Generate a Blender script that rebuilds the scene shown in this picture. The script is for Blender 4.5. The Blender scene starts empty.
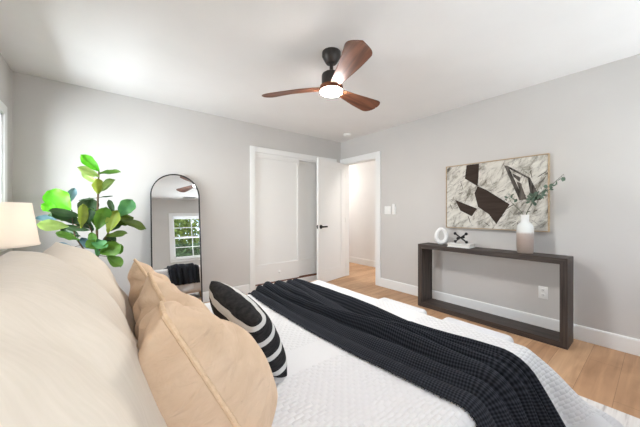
import bpy, bmesh, math, random
from mathutils import Vector, Matrix, noise
R = math.radians
PI = math.pi
C = bpy.context.scene.collection
scene = bpy.context.scene

# ------------------------------------------------------------------ camera, sky, lights, exposure
YAW = math.atan2(214, 270)
cd = bpy.data.cameras.new('camera')
cam = bpy.data.objects.new('camera', cd)
C.objects.link(cam)
cam.location = (0, 0, 1.162)
cam.rotation_euler = (R(90), 0, -YAW)
cd.sensor_width = 36
cd.lens = 36 * 270 / 640
cd.shift_y = -1.5 / 640
cd.clip_start = 0.02
scene.camera = cam

w = bpy.data.worlds.new('sky')
scene.world = w
w.use_nodes = True
wt = w.node_tree
sky = wt.nodes.new('ShaderNodeTexSky')
sky.sky_type = 'NISHITA'
sky.sun_disc = False
sky.sun_elevation = R(48)
sky.sun_rotation = R(200)
wt.links.new(sky.outputs[0], wt.nodes['Background'].inputs[0])
wt.nodes['Background'].inputs[1].default_value = 0.32

scene.view_settings.view_transform = 'Standard'
scene.view_settings.look = 'None'
scene.view_settings.gamma = 1
scene.view_settings.use_curve_mapping = False
scene.view_settings.exposure = 0.72


def area(name, loc, rot, sx, sy, power, col):
    l = bpy.data.lights.new(name, 'AREA')
    l.shape = 'RECTANGLE'
    l.size, l.size_y = sx, sy
    l.energy = power
    l.color = col
    o = bpy.data.objects.new(name, l)
    o.location = loc
    o.rotation_euler = rot
    C.objects.link(o)
    return o


DAY = (0.87, 0.945, 1.0)
area('daylight_left', (-1.55, 2.45, 1.30), (0, R(-90), 0), 1.3, 1.8, 135, DAY)          # outside the left window
area('daylight_near', (1.95, -1.45, 2.60), (R(55), 0, 0), 2.0, 0.8, 24, DAY)         # sky above the near window
area('ground_bounce_fill', (1.85, -1.45, 0.45), (R(135), 0, 0), 2.0, 0.7, 85, DAY)          # added lamp imitating ground bounce, lifts the ceiling
area('added_daylight_behind', (0.12, -0.98, 1.48), (R(90), 0, 0), 0.95, 1.1, 11.5, DAY)         # outside an added window, fills the near bed and pillows
area('added_daylight_right', (2.86, -0.98, 1.48), (R(90), 0, 0), 0.6, 1.0, 9, DAY)            # outside an added window, fills the room's right side
LAMP = {'fan': 215.0, 'shade': 1.6, 'near_shade': 4.5, 'hall': 47.0}

# ------------------------------------------------------------------ materials


def srgb(r, g, b):
    f = lambda c: (c / 255 / 12.92) if c / 255 <= 0.04045 else ((c / 255 + 0.055) / 1.055) ** 2.4
    return (f(r), f(g), f(b), 1)


def new_mat(name, col=None, rough=0.6, metal=0.0, spec=0.3):
    m = bpy.data.materials.new(name)
    m.use_nodes = True
    b = m.node_tree.nodes['Principled BSDF']
    if col:
        b.inputs['Base Color'].default_value = col
    b.inputs['Roughness'].default_value = rough
    b.inputs['Metallic'].default_value = metal
    b.inputs['Specular IOR Level'].default_value = spec
    return m


def nd(m, t, **kw):
    n = m.node_tree.nodes.new(t)
    for k, v in kw.items():
        if k in n.inputs:
            n.inputs[k].default_value = v
        else:
            setattr(n, k, v)
    return n


def lk(m, a, b):
    m.node_tree.links.new(a, b)


def bsdf(m):
    return m.node_tree.nodes['Principled BSDF']


def coords(m, kind='Object', scale=(1, 1, 1), rot=(0, 0, 0)):
    t = nd(m, 'ShaderNodeTexCoord')
    p = nd(m, 'ShaderNodeMapping')
    p.inputs['Scale'].default_value = scale
    p.inputs['Rotation'].default_value = rot
    lk(m, t.outputs[kind], p.inputs[0])
    return p.outputs[0]


def ramp(m, fac, stops):
    r = nd(m, 'ShaderNodeValToRGB')
    el = r.color_ramp.elements
    while len(el) < len(stops):
        el.new(0.5)
    for e, (p, c) in zip(el, stops):
        e.position = p
        e.color = c
    lk(m, fac, r.inputs[0])
    return r.outputs[0]


def add_bump(m, h, strength=0.3, dist=0.01):
    b = nd(m, 'ShaderNodeBump')
    b.inputs['Strength'].default_value = strength
    b.inputs['Distance'].default_value = dist
    lk(m, h, b.inputs['Height'])
    lk(m, b.outputs[0], bsdf(m).inputs['Normal'])


def mth(m, op, a, b=None):
    n = nd(m, 'ShaderNodeMath', operation=op)
    for i, v in enumerate((a, b)):
        if v is None:
            continue
        if isinstance(v, (int, float)):
            n.inputs[i].default_value = v
        else:
            lk(m, v, n.inputs[i])
    return n.outputs[0]


def noisy(name, c1, c2, scale=(5, 5, 5), rough=0.8, bump=0.0, bscale=200, detail=4, kind='Object', spec=0.2):
    m = new_mat(name, None, rough, spec=spec)
    v = coords(m, kind, scale)
    n = nd(m, 'ShaderNodeTexNoise', Scale=1.0, Detail=float(detail))
    lk(m, v, n.inputs['Vector'])
    lk(m, ramp(m, n.outputs[0], [(0.3, c1), (0.7, c2)]), bsdf(m).inputs['Base Color'])
    if bump:
        v2 = coords(m, kind, (bscale,) * 3)
        n2 = nd(m, 'ShaderNodeTexNoise', Scale=1.0, Detail=2.0)
        lk(m, v2, n2.inputs['Vector'])
        add_bump(m, n2.outputs[0], bump, 0.004)
    return m


M = {}
M['wall'] = noisy('wall_paint', srgb(206, 203, 200), srgb(208, 205, 202), (3, 3, 3), 0.9, 0.08, 120)
M['ceiling'] = noisy('ceiling_paint', srgb(233, 232, 231), srgb(236, 235, 234), (3, 3, 3), 0.95, 0.15, 70)
M['trim'] = new_mat('trim_paint', srgb(240, 240, 239), 0.45)
M['closet'] = new_mat('closet_paint', srgb(238, 237, 235), 0.5)
M['hall_wall'] = noisy('hall_paint', srgb(238, 237, 236), srgb(240, 239, 238), (3, 3, 3), 0.9)

# oak planks running along the room's long side
m = M['floor'] = new_mat('oak_planks', None, 0.5, spec=0.35)
v = coords(m, 'Object', (1, 1, 1), (0, 0, 0))
br = nd(m, 'ShaderNodeTexBrick')
br.offset = 0.37
br.inputs['Scale'].default_value = 1
br.inputs['Brick Width'].default_value = 1.5
br.inputs['Row Height'].default_value = 0.18
br.inputs['Mortar Size'].default_value = 0.0016
br.inputs['Mortar Smooth'].default_value = 0.3
br.inputs['Bias'].default_value = -0.1
br.inputs['Color1'].default_value = srgb(186, 147, 113)
br.inputs['Color2'].default_value = srgb(205, 168, 133)
br.inputs['Mortar'].default_value = srgb(148, 114, 84)
lk(m, v, br.inputs['Vector'])
gr = nd(m, 'ShaderNodeTexNoise', Scale=1.0, Detail=6.0, Distortion=0.6)
lk(m, coords(m, 'Object', (1.6, 22, 1)), gr.inputs['Vector'])
gc = ramp(m, gr.outputs[0], [(0.3, (0.78, 0.74, 0.70, 1)), (0.7, (1.08, 1.06, 1.04, 1))])
kn = nd(m, 'ShaderNodeTexNoise', Scale=1.0, Detail=3.0)
lk(m, coords(m, 'Object', (2.5, 5, 1)), kn.inputs['Vector'])
kc = ramp(m, kn.outputs[0], [(0.28, (0.80, 0.77, 0.74, 1)), (0.5, (1, 1, 1, 1))])
mx = nd(m, 'ShaderNodeMixRGB', blend_type='MULTIPLY')
mx.inputs[0].default_value = 1
lk(m, br.outputs[0], mx.inputs[1])
lk(m, gc, mx.inputs[2])
mx2 = nd(m, 'ShaderNodeMixRGB', blend_type='MULTIPLY')
mx2.inputs[0].default_value = 1
lk(m, mx.outputs[0], mx2.inputs[1])
lk(m, kc, mx2.inputs[2])
lk(m, mx2.outputs[0], bsdf(m).inputs['Base Color'])
add_bump(m, br.outputs[1], 0.2, -0.003)


def wood(name, c1, c2, scale, rough=0.5, lo=0.3, hi=0.7, bump=0.15):
    m = new_mat(name, None, rough, spec=0.3)
    n = nd(m, 'ShaderNodeTexNoise', Scale=1.0, Detail=6.0, Distortion=0.4)
    lk(m, coords(m, 'Object', scale), n.inputs['Vector'])
    lk(m, ramp(m, n.outputs[0], [(lo, c1), (hi, c2)]), bsdf(m).inputs['Base Color'])
    add_bump(m, n.outputs[0], bump, 0.003)
    return m


M['dark_wood_y'] = wood('dark_wood_long', srgb(46, 39, 36), srgb(82, 72, 66), (60, 3, 90), 0.5)
M['dark_wood_z'] = wood('dark_wood_upright', srgb(46, 39, 36), srgb(84, 74, 68), (60, 90, 3), 0.5)
M['walnut'] = wood('walnut', srgb(82, 45, 29), srgb(134, 82, 55), (3, 34, 30), 0.42)
M['oak_light'] = wood('light_oak', srgb(170, 136, 100), srgb(196, 164, 128), (30, 3, 30), 0.5)
M['frame_wood'] = wood('frame_wood', srgb(176, 150, 120), srgb(204, 182, 154), (30, 3, 30), 0.5)
M['black_metal'] = new_mat('black_metal', srgb(38, 36, 35), 0.45, 0.3)
M['bronze'] = new_mat('dark_bronze', srgb(66, 62, 60), 0.42, 0.45)
M['black_paint'] = new_mat('black_paint', srgb(28, 27, 27), 0.5)
M['white_plastic'] = new_mat('white_plastic', srgb(240, 240, 238), 0.4)
M['slot'] = new_mat('slot_dark', srgb(90, 88, 86), 0.6)
M['chrome'] = new_mat('satin_nickel', srgb(170, 168, 164), 0.3, 0.9)
M['mirror'] = new_mat('mirror_glass', (0.93, 0.94, 0.94, 1), 0.0, 1.0)
M['ceramic_white'] = new_mat('white_ceramic', srgb(236, 235, 233), 0.5)
M['linen_white'] = noisy('white_linen', srgb(232, 230, 228), srgb(240, 238, 236), (20, 20, 20), 0.95, 0.25, 400)
M['boucle'] = noisy('white_boucle', srgb(210, 209, 210), srgb(219, 218, 219), (60, 60, 60), 0.95, 0.8, 160)
M['upholstery'] = noisy('cream_upholstery', srgb(214, 204, 190), srgb(222, 212, 200), (40, 40, 40), 0.95, 0.3, 300)

# cream sham fabric with a fine slub running up the cushion
m = M['sham'] = new_mat('cream_sham_fabric', None, 0.9, spec=0.15)
n = nd(m, 'ShaderNodeTexNoise', Scale=1.0, Detail=3.0)
lk(m, coords(m, 'Object', (180, 12, 60)), n.inputs['Vector'])
lk(m, ramp(m, n.outputs[0], [(0.35, srgb(222, 209, 192)), (0.65, srgb(227, 214, 198))]), bsdf(m).inputs['Base Color'])
add_bump(m, n.outputs[0], 0.10, 0.003)
bsdf(m).inputs['Sheen Weight'].default_value = 0.15

m = M['velvet'] = new_mat('tan_velvet', None, 0.85, spec=0.15)
n = nd(m, 'ShaderNodeTexNoise', Scale=1.0, Detail=5.0, Distortion=0.5)
lk(m, coords(m, 'Object', (9, 14, 9)), n.inputs['Vector'])
lk(m, ramp(m, n.outputs[0], [(0.3, srgb(204, 174, 145)), (0.7, srgb(218, 190, 162))]), bsdf(m).inputs['Base Color'])
bsdf(m).inputs['Sheen Weight'].default_value = 0.35
bsdf(m).inputs['Sheen Tint'].default_value = srgb(240, 215, 190)
n2 = nd(m, 'ShaderNodeTexNoise', Scale=1.0, Detail=3.0, Distortion=1.0)
lk(m, coords(m, 'Object', (14, 30, 14)), n2.inputs['Vector'])
add_bump(m, n2.outputs[0], 0.6, 0.012)
M['velvet_seam'] = noisy('tan_velvet_seam', srgb(214, 184, 150), srgb(226, 196, 164), (80, 80, 80), 0.9, 0.5, 300)

# black lumbar cushion, white stripes across its height (object y)
m = M['stripe'] = new_mat('black_white_stripe', None, 0.92, spec=0.15)
t = nd(m, 'ShaderNodeTexCoord')
sp = nd(m, 'ShaderNodeSeparateXYZ')
lk(m, t.outputs['Object'], sp.inputs[0])
ph = mth(m, 'FRACT', mth(m, 'MULTIPLY', mth(m, 'ADD', sp.outputs[1], 0.504), 1 / 0.068))
band = mth(m, 'LESS_THAN', ph, 0.28)
n = nd(m, 'ShaderNodeTexNoise', Scale=1.0, Detail=3.0)
lk(m, coords(m, 'Object', (40, 260, 40)), n.inputs['Vector'])
cb = ramp(m, n.outputs[0], [(0.3, srgb(30, 29, 30)), (0.7, srgb(52, 50, 50))])
mx = nd(m, 'ShaderNodeMixRGB')
lk(m, band, mx.inputs[0])
lk(m, cb, mx.inputs[1])
mx.inputs[2].default_value = srgb(204, 202, 198)
lk(m, mx.outputs[0], bsdf(m).inputs['Base Color'])
add_bump(m, n.outputs[0], 0.5, 0.004)

# white coverlet woven with rows of raised tufts between plain bands (UV in metres)
m = M['coverlet'] = new_mat('white_tufted_cotton', None, 0.92, spec=0.15)
t = nd(m, 'ShaderNodeTexCoord')
sp = nd(m, 'ShaderNodeSeparateXYZ')
lk(m, t.outputs['UV'], sp.inputs[0])
nj = nd(m, 'ShaderNodeTexNoise', Scale=9.0, Detail=2.0)
lk(m, t.outputs['UV'], nj.inputs['Vector'])
jit = mth(m, 'MULTIPLY', mth(m, 'SUBTRACT', nj.outputs[0], 0.5), 0.02)
ux = mth(m, 'ADD', sp.outputs[0], jit)
uy = mth(m, 'ADD', sp.outputs[1], jit)
row = mth(m, 'ABSOLUTE', mth(m, 'SINE', mth(m, 'MULTIPLY', uy, PI / 0.016)))
par = mth(m, 'MULTIPLY', mth(m, 'FLOOR', mth(m, 'DIVIDE', uy, 0.016)), PI / 2)
colw = mth(m, 'ABSOLUTE', mth(m, 'SINE', mth(m, 'ADD', mth(m, 'MULTIPLY', ux, PI / 0.030), par)))
tuft = mth(m, 'POWER', mth(m, 'MULTIPLY', row, colw), 0.7)
bandm = mth(m, 'GREATER_THAN', mth(m, 'ABSOLUTE', mth(m, 'SUBTRACT', mth(m, 'FRACT', mth(m, 'DIVIDE', mth(m, 'ADD', uy, 0.45), 0.9)), 0.5)), 0.08)
tuft = mth(m, 'MULTIPLY', tuft, bandm)
fn = nd(m, 'ShaderNodeTexNoise', Scale=220.0, Detail=2.0)
lk(m, t.outputs['UV'], fn.inputs['Vector'])
hh = mth(m, 'ADD', tuft, mth(m, 'MULTIPLY', fn.outputs[0], 0.15))
add_bump(m, hh, 0.6, 0.0055)
bsdf(m).inputs['Base Color'].default_value = srgb(216, 214, 213)

# charcoal knitted throw (UV in metres)
m = M['knit'] = new_mat('charcoal_knit', None, 0.95, spec=0.1)
t = nd(m, 'ShaderNodeTexCoord')
sp = nd(m, 'ShaderNodeSeparateXYZ')
lk(m, t.outputs['UV'], sp.inputs[0])
ka = mth(m, 'SINE', mth(m, 'MULTIPLY', mth(m, 'ADD', sp.outputs[0], sp.outputs[1]), PI / 0.010))
kb = mth(m, 'SINE', mth(m, 'MULTIPLY', mth(m, 'SUBTRACT', sp.outputs[0], sp.outputs[1]), PI / 0.010))
kk = mth(m, 'ADD', mth(m, 'MULTIPLY', mth(m, 'MULTIPLY', ka, kb), 0.5), 0.5)
lk(m, ramp(m, kk, [(0.2, srgb(27, 28, 32)), (0.9, srgb(58, 60, 66))]), bsdf(m).inputs['Base Color'])
add_bump(m, kk, 0.5, 0.003)
M['knit_fringe'] = new_mat('charcoal_fringe', srgb(44, 44, 48), 0.95)

M['rug'] = new_mat('woven_rug', None, 0.95, spec=0.1)
m = M['rug']
wv = nd(m, 'ShaderNodeTexNoise', Scale=1.0, Detail=4.0)
lk(m, coords(m, 'Object', (3, 40, 3)), wv.inputs['Vector'])
lk(m, ramp(m, wv.outputs[0], [(0.34, srgb(178, 171, 167)), (0.46, srgb(216, 211, 207)), (0.7, srgb(232, 228, 224))]), bsdf(m).inputs['Base Color'])
add_bump(m, wv.outputs[0], 0.5, 0.006)


def emit(name, col, s, base=(0.9, 0.88, 0.85, 1)):
    m = new_mat(name, base, 0.6)
    b = bsdf(m)
    b.inputs['Emission Color'].default_value = col
    b.inputs['Emission Strength'].default_value = s
    return m


M['fan_glow'] = emit('lit_diffuser', (1.0, 0.985, 0.965, 1), LAMP['fan'])
M['hall_glow'] = emit('hall_fill_diffuser', (1.0, 0.96, 0.91, 1), LAMP['hall'])  # glow of the added hallway lights
M['bulb'] = emit('lit_bulb', (1.0, 0.84, 0.64, 1), 8.0)

m = M['shade'] = new_mat('cream_lamp_shade', srgb(246, 238, 226), 0.9)
m.node_tree.nodes.remove(bsdf(m))
d1 = nd(m, 'ShaderNodeBsdfDiffuse')
d1.inputs[0].default_value = srgb(250, 244, 236)
d2 = nd(m, 'ShaderNodeBsdfTranslucent')
d2.inputs[0].default_value = srgb(250, 243, 234)
ms = nd(m, 'ShaderNodeMixShader')
ms.inputs[0].default_value = 0.4
lk(m, d1.outputs[0], ms.inputs[1])
lk(m, d2.outputs[0], ms.inputs[2])
lk(m, ms.outputs[0], m.node_tree.nodes['Material Output'].inputs[0])

m = M['glass'] = new_mat('window_glass')
m.node_tree.nodes.remove(bsdf(m))
tr = nd(m, 'ShaderNodeBsdfTransparent')
gl = nd(m, 'ShaderNodeBsdfGlossy', Roughness=0.02)
lw = nd(m, 'ShaderNodeLayerWeight')
fr = mth(m, 'ADD', mth(m, 'MULTIPLY', mth(m, 'POWER', lw.outputs['Facing'], 4.0), 0.5), 0.03)
ms = nd(m, 'ShaderNodeMixShader')
lk(m, fr, ms.inputs[0])
lk(m, tr.outputs[0], ms.inputs[1])
lk(m, gl.outputs[0], ms.inputs[2])
lk(m, ms.outputs[0], m.node_tree.nodes['Material Output'].inputs[0])


def leaf_mat(name, c1, c2, trans=0.35):
    m = new_mat(name, None, 0.45, spec=0.4)
    n = nd(m, 'ShaderNodeTexNoise', Scale=1.0, Detail=3.0)
    lk(m, coords(m, 'Object', (9, 9, 9)), n.inputs['Vector'])
    c = ramp(m, n.outputs[0], [(0.3, c1), (0.7, c2)])
    lk(m, c, bsdf(m).inputs['Base Color'])
    tl = nd(m, 'ShaderNodeBsdfTranslucent')
    lk(m, c, tl.inputs[0])
    ms = nd(m, 'ShaderNodeMixShader')
    ms.inputs[0].default_value = trans
    lk(m, bsdf(m).outputs[0], ms.inputs[1])
    lk(m, tl.outputs[0], ms.inputs[2])
    lk(m, ms.outputs[0], m.node_tree.nodes['Material Output'].inputs[0])
    return m


LEAFM = {
    'bright': leaf_mat('backlit_leaf', srgb(84, 176, 36), srgb(120, 212, 52)),  # window light shining through the leaf is put into this green
    'pale': leaf_mat('pale_leaf', srgb(150, 178, 92), srgb(176, 200, 120)),
    'green': leaf_mat('green_leaf', srgb(72, 118, 40), srgb(116, 156, 64)),
    'olive': leaf_mat('olive_leaf', srgb(124, 144, 50), srgb(160, 172, 72)),
    'dark_olive': leaf_mat('dark_olive_leaf', srgb(74, 98, 36), srgb(108, 130, 54)),
    'dark': leaf_mat('dark_leaf', srgb(40, 66, 38), srgb(62, 88, 48), 0.15),
    'sea': leaf_mat('sea_green_leaf', srgb(70, 132, 84), srgb(112, 172, 100)),
    'blue': leaf_mat('blue_green_leaf', srgb(92, 128, 140), srgb(130, 160, 170), 0.1),
}
M['stem'] = noisy('brown_stem', srgb(74, 60, 46), srgb(104, 86, 64), (30, 30, 30), 0.8, 0.4, 120)
M['pot'] = noisy('grey_pot', srgb(170, 166, 160), srgb(186, 182, 176), (8, 8, 8), 0.8, 0.2, 90)
M['soil'] = noisy('potting_soil', srgb(46, 36, 28), srgb(70, 54, 42), (60, 60, 60), 0.95, 0.8, 120)
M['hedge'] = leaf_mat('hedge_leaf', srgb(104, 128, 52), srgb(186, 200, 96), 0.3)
M['hedge_dark'] = leaf_mat('dark_hedge_leaf', srgb(58, 84, 52), srgb(104, 128, 84), 0.3)  # darker green leaves
M['lawn'] = noisy('lawn', srgb(84, 104, 50), srgb(120, 138, 72), (6, 6, 6), 0.95)
M['eucalyptus'] = leaf_mat('eucalyptus_leaf', srgb(78, 100, 86), srgb(116, 136, 118), 0.2)
M['twig'] = new_mat('eucalyptus_twig', srgb(96, 104, 84), 0.8)

# vase: white glaze over taupe, drip line two thirds up (object z in metres)
m = M['vase'] = new_mat('two_tone_glaze', None, 0.35, spec=0.4)
t = nd(m, 'ShaderNodeTexCoord')
sp = nd(m, 'ShaderNodeSeparateXYZ')
lk(m, t.outputs['Object'], sp.inputs[0])
n = nd(m, 'ShaderNodeTexNoise', Scale=40.0, Detail=3.0)
lk(m, t.outputs['Object'], n.inputs['Vector'])
zz = mth(m, 'ADD', mth(m, 'DIVIDE', sp.outputs[2], 0.37), mth(m, 'MULTIPLY', mth(m, 'SUBTRACT', n.outputs[0], 0.5), 0.06))
lk(m, ramp(m, zz, [(0.0, srgb(140, 126, 116)), (0.35, srgb(166, 148, 138)), (0.50, srgb(178, 164, 156)), (0.56, srgb(222, 222, 218)), (0.75, srgb(228, 230, 228)), (1.0, srgb(236, 236, 234))]), bsdf(m).inputs['Base Color'])

# abstract canvas: cream ground with scraped grey and black strokes
m = M['canvas'] = new_mat('painted_canvas', None, 0.85, spec=0.15)
def turned(m, deg, scale):
    a_ = coords(m, 'Object', (1, 1, 1), (R(deg), 0, 0))
    p_ = nd(m, 'ShaderNodeMapping')
    p_.inputs['Scale'].default_value = scale
    lk(m, a_, p_.inputs[0])
    return p_.outputs[0]


v1 = turned(m, 34, (1, 7, 30))
n1 = nd(m, 'ShaderNodeTexNoise', Scale=1.0, Detail=8.0, Roughness=0.68, Distortion=0.3)
lk(m, v1, n1.inputs['Vector'])
v2 = turned(m, -24, (1, 24, 5))
n2 = nd(m, 'ShaderNodeTexNoise', Scale=1.0, Detail=8.0, Roughness=0.66, Distortion=0.4)
lk(m, v2, n2.inputs['Vector'])
c1 = ramp(m, n1.outputs[0], [(0.30, srgb(84, 80, 76)), (0.37, srgb(160, 156, 150)), (0.44, srgb(206, 202, 194)), (0.7, srgb(226, 223, 214))])
c2 = ramp(m, n2.outputs[0], [(0.30, srgb(76, 72, 68)), (0.37, srgb(196, 193, 188)), (0.44, (1, 1, 1, 1))])
mx = nd(m, 'ShaderNodeMixRGB', blend_type='MULTIPLY')
mx.inputs[0].default_value = 1
lk(m, c1, mx.inputs[1])
lk(m, c2, mx.inputs[2])
n3 = nd(m, 'ShaderNodeTexNoise', Scale=1.0, Detail=7.0, Roughness=0.7, Distortion=0.5)
lk(m, turned(m, 50, (1, 5, 9)), n3.inputs['Vector'])
c3 = ramp(m, n3.outputs[0], [(0.33, srgb(150, 147, 143)), (0.40, srgb(206, 204, 200)), (0.50, (1, 1, 1, 1))])
mx3 = nd(m, 'ShaderNodeMixRGB', blend_type='MULTIPLY')
mx3.inputs[0].default_value = 1
lk(m, mx.outputs[0], mx3.inputs[1])
lk(m, c3, mx3.inputs[2])
lk(m, mx3.outputs[0], bsdf(m).inputs['Base Color'])
M['paint_brown'] = noisy('brown_black_paint', srgb(52, 42, 37), srgb(66, 55, 48), (30, 4, 30), 0.8)
M['paint_black'] = noisy('black_brush_paint', srgb(36, 32, 30), srgb(110, 104, 98), (30, 30, 8), 0.8)
M['paint_grey'] = noisy('grey_brush_paint', srgb(150, 146, 140), srgb(204, 200, 192), (60, 60, 20), 0.85)
M['book_cover'] = new_mat('white_book_cover', srgb(232, 231, 228), 0.6)
M['pages'] = wood('book_pages', srgb(212, 208, 200), srgb(236, 233, 228), (4, 4, 400), 0.9)

# ------------------------------------------------------------------ helpers


def link_mesh(name, verts, faces, mat, parent=None, smooth=True, mats=None, midx=None, uvs=None):
    me = bpy.data.meshes.new(name)
    me.from_pydata([tuple(v) for v in verts], [], faces)
    for mm in (mats or [mat]):
        me.materials.append(mm)
    if midx:
        for p, i in zip(me.polygons, midx):
            p.material_index = i
    if smooth:
        me.polygons.foreach_set('use_smooth', [True] * len(me.polygons))
    if uvs:
        ul = me.uv_layers.new(name='flat')
        for lp in me.loops:
            ul.data[lp.index].uv = uvs[lp.vertex_index]
    me.update()
    o = bpy.data.objects.new(name, me)
    C.objects.link(o)
    if parent:
        o.parent = parent
    return o


def tag(o, label, cat, group=None):
    o['label'] = label
    o['category'] = cat
    if group:
        o['group'] = group
    return o


def thing(name, label, cat, loc=(0, 0, 0), rz=0.0, group=None):
    o = bpy.data.objects.new(name, None)
    o.empty_display_size = 0.1
    o.location = loc
    o.rotation_euler = (0, 0, rz)
    C.objects.link(o)
    return tag(o, label, cat, group)


class MB:
    """collects shapes into ONE mesh"""

    def __init__(s):
        s.v, s.f, s.mi = [], [], []

    def add(s, verts, faces, mi=0):
        n = len(s.v)
        s.v += [tuple(v) for v in verts]
        s.f += [tuple(i + n for i in f) for f in faces]
        s.mi += [mi] * len(faces)

    def box(s, x0, x1, y0, y1, z0, z1, mi=0, bev=0.0, seg=2):
        if bev:
            bm = bmesh.new()
            bmesh.ops.create_cube(bm, size=1)
            for v in bm.verts:
                v.co = Vector(((x0 + x1) / 2 + v.co.x * (x1 - x0), (y0 + y1) / 2 + v.co.y * (y1 - y0), (z0 + z1) / 2 + v.co.z * (z1 - z0)))
            bmesh.ops.bevel(bm, geom=list(bm.edges), offset=bev, segments=seg, profile=0.5, affect='EDGES')
            bm.verts.index_update()
            s.add([v.co.copy() for v in bm.verts], [[v.index for v in f.verts] for f in bm.faces], mi)
            bm.free()
            return
        s.add([(x, y, z) for x in (x0, x1) for y in (y0, y1) for z in (z0, z1)],
              [(0, 1, 3, 2), (4, 6, 7, 5), (0, 4, 5, 1), (2, 3, 7, 6), (0, 2, 6, 4), (1, 5, 7, 3)], mi)

    def lathe(s, prof, n=32, mi=0, c=(0, 0, 0), cap=True, sx=1, sy=1):
        vs, fs = [], []
        for (r, z) in prof:
            for k in range(n):
                a = 2 * PI * k / n
                vs.append((c[0] + r * math.cos(a) * sx, c[1] + r * math.sin(a) * sy, c[2] + z))
        for i in range(len(prof) - 1):
            for k in range(n):
                a, b = i * n + k, i * n + (k + 1) % n
                fs.append((a, b, b + n, a + n))
        if cap:
            fs.append(tuple(reversed(range(n))))
            fs.append(tuple((len(prof) - 1) * n + k for k in range(n)))
        s.add(vs, fs, mi)

    def tube(s, pts, rad, n=8, mi=0, closed=False):
        pts = [Vector(p) for p in pts]
        N = len(pts)
        rads = rad if isinstance(rad, (list, tuple)) else [rad] * N
        vs, fs = [], []
        ref = None
        for i, p in enumerate(pts):
            if closed:
                t = (pts[(i + 1) % N] - pts[i - 1])
            else:
                t = pts[min(i + 1, N - 1)] - pts[max(i - 1, 0)]
            t.normalize()
            if ref is None:
                ref = Vector((0, 0, 1)) if abs(t.z) < 0.9 else Vector((1, 0, 0))
            a = (ref - t * ref.dot(t)).normalized()
            ref = a
            b = t.cross(a)
            for k in range(n):
                an = 2 * PI * k / n
                vs.append(p + (a * math.cos(an) + b * math.sin(an)) * rads[i])
        for i in range(N if closed else N - 1):
            j = (i + 1) % N
            for k in range(n):
                fs.append((i * n + k, i * n + (k + 1) % n, j * n + (k + 1) % n, j * n + k))
        if not closed:
            fs.append(tuple(reversed(range(n))))
            fs.append(tuple((N - 1) * n + k for k in range(n)))
        s.add(vs, fs, mi)

    def ball(s, c, r, n=16, mi=0):
        c = Vector(c)
        prof = [(max(1e-5, r * math.sin(PI * i / n)), -r * math.cos(PI * i / n)) for i in range(n + 1)]
        s.lathe(prof, n * 2, mi, c)

    def prism(s, pts2, axis, d0, d1, mi=0):
        """polygon extruded along an axis; pts2 are the other two coordinates in order"""
        n = len(pts2)

        def mk(p, d):
            return {'x': (d, p[0], p[1]), 'y': (p[0], d, p[1]), 'z': (p[0], p[1], d)}[axis]
        s.add([mk(p, d0) for p in pts2] + [mk(p, d1) for p in pts2],
              [tuple(range(n)), tuple(reversed(range(n, 2 * n)))] + [(i, n + i, n + (i + 1) % n, (i + 1) % n) for i in range(n)], mi)

    def build(s, name, mat, parent=None, smooth=False, loc=None, rot=None):
        mats = mat if isinstance(mat, (list, tuple)) else [mat]
        o = link_mesh(name, s.v, s.f, mats[0], parent, smooth, mats, s.mi)
        bm = bmesh.new()
        bm.from_mesh(o.data)
        bmesh.ops.recalc_face_normals(bm, faces=bm.faces)
        bm.to_mesh(o.data)
        bm.free()
        if smooth:
            try:
                o.data.set_sharp_from_angle(angle=R(38))
            except Exception:
                pass
        if loc:
            o.location = loc
        if rot:
            o.rotation_euler = rot
        return o


def structure(o):
    o['kind'] = 'structure'
    return o


def wall_boxes(mb, axis, d0, d1, a0, a1, z0, z1, holes):
    """a wall slab across axis between d0 and d1, running a0..a1, with rectangular holes (b0,b1,h0,h1)"""
    As = sorted({a0, a1, *[h[0] for h in holes], *[h[1] for h in holes]})
    Zs = sorted({z0, z1, *[h[2] for h in holes], *[h[3] for h in holes]})
    for i in range(len(As) - 1):
        for j in range(len(Zs) - 1):
            ca, cz = (As[i] + As[i + 1]) / 2, (Zs[j] + Zs[j + 1]) / 2
            if any(h[0] < ca < h[1] and h[2] < cz < h[3] for h in holes):
                continue
            if axis == 'x':
                mb.box(d0, d1, As[i], As[i + 1], Zs[j], Zs[j + 1])
            else:
                mb.box(As[i], As[i + 1], d0, d1, Zs[j], Zs[j + 1])


# ------------------------------------------------------------------ room shell
XL, XR, YN, YF, H = -0.665, 3.38, -0.68, 3.655, 2.44
HX0, HX1, HY0, HY1 = 3.50, 4.44, 1.2, 5.4
DY0, DY1, DH = 2.815, 3.575, 2.035            # bedroom doorway in the right wall
CX0, CX1, CH = 1.685, 3.21, 2.04              # closet opening in the far wall
WL = (2.36, 3.325, 0.92, 1.965)               # window in the left wall
WN = (1.34, 2.30, 0.88, 2.00)                 # window in the near wall
WN2 = (-0.36, 0.60, 0.88, 2.00)               # unseen near-wall window, added to light the pillows
WN3 = (2.55, 3.17, 0.88, 2.00)  # unseen near-wall window, added to brighten the right side

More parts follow.
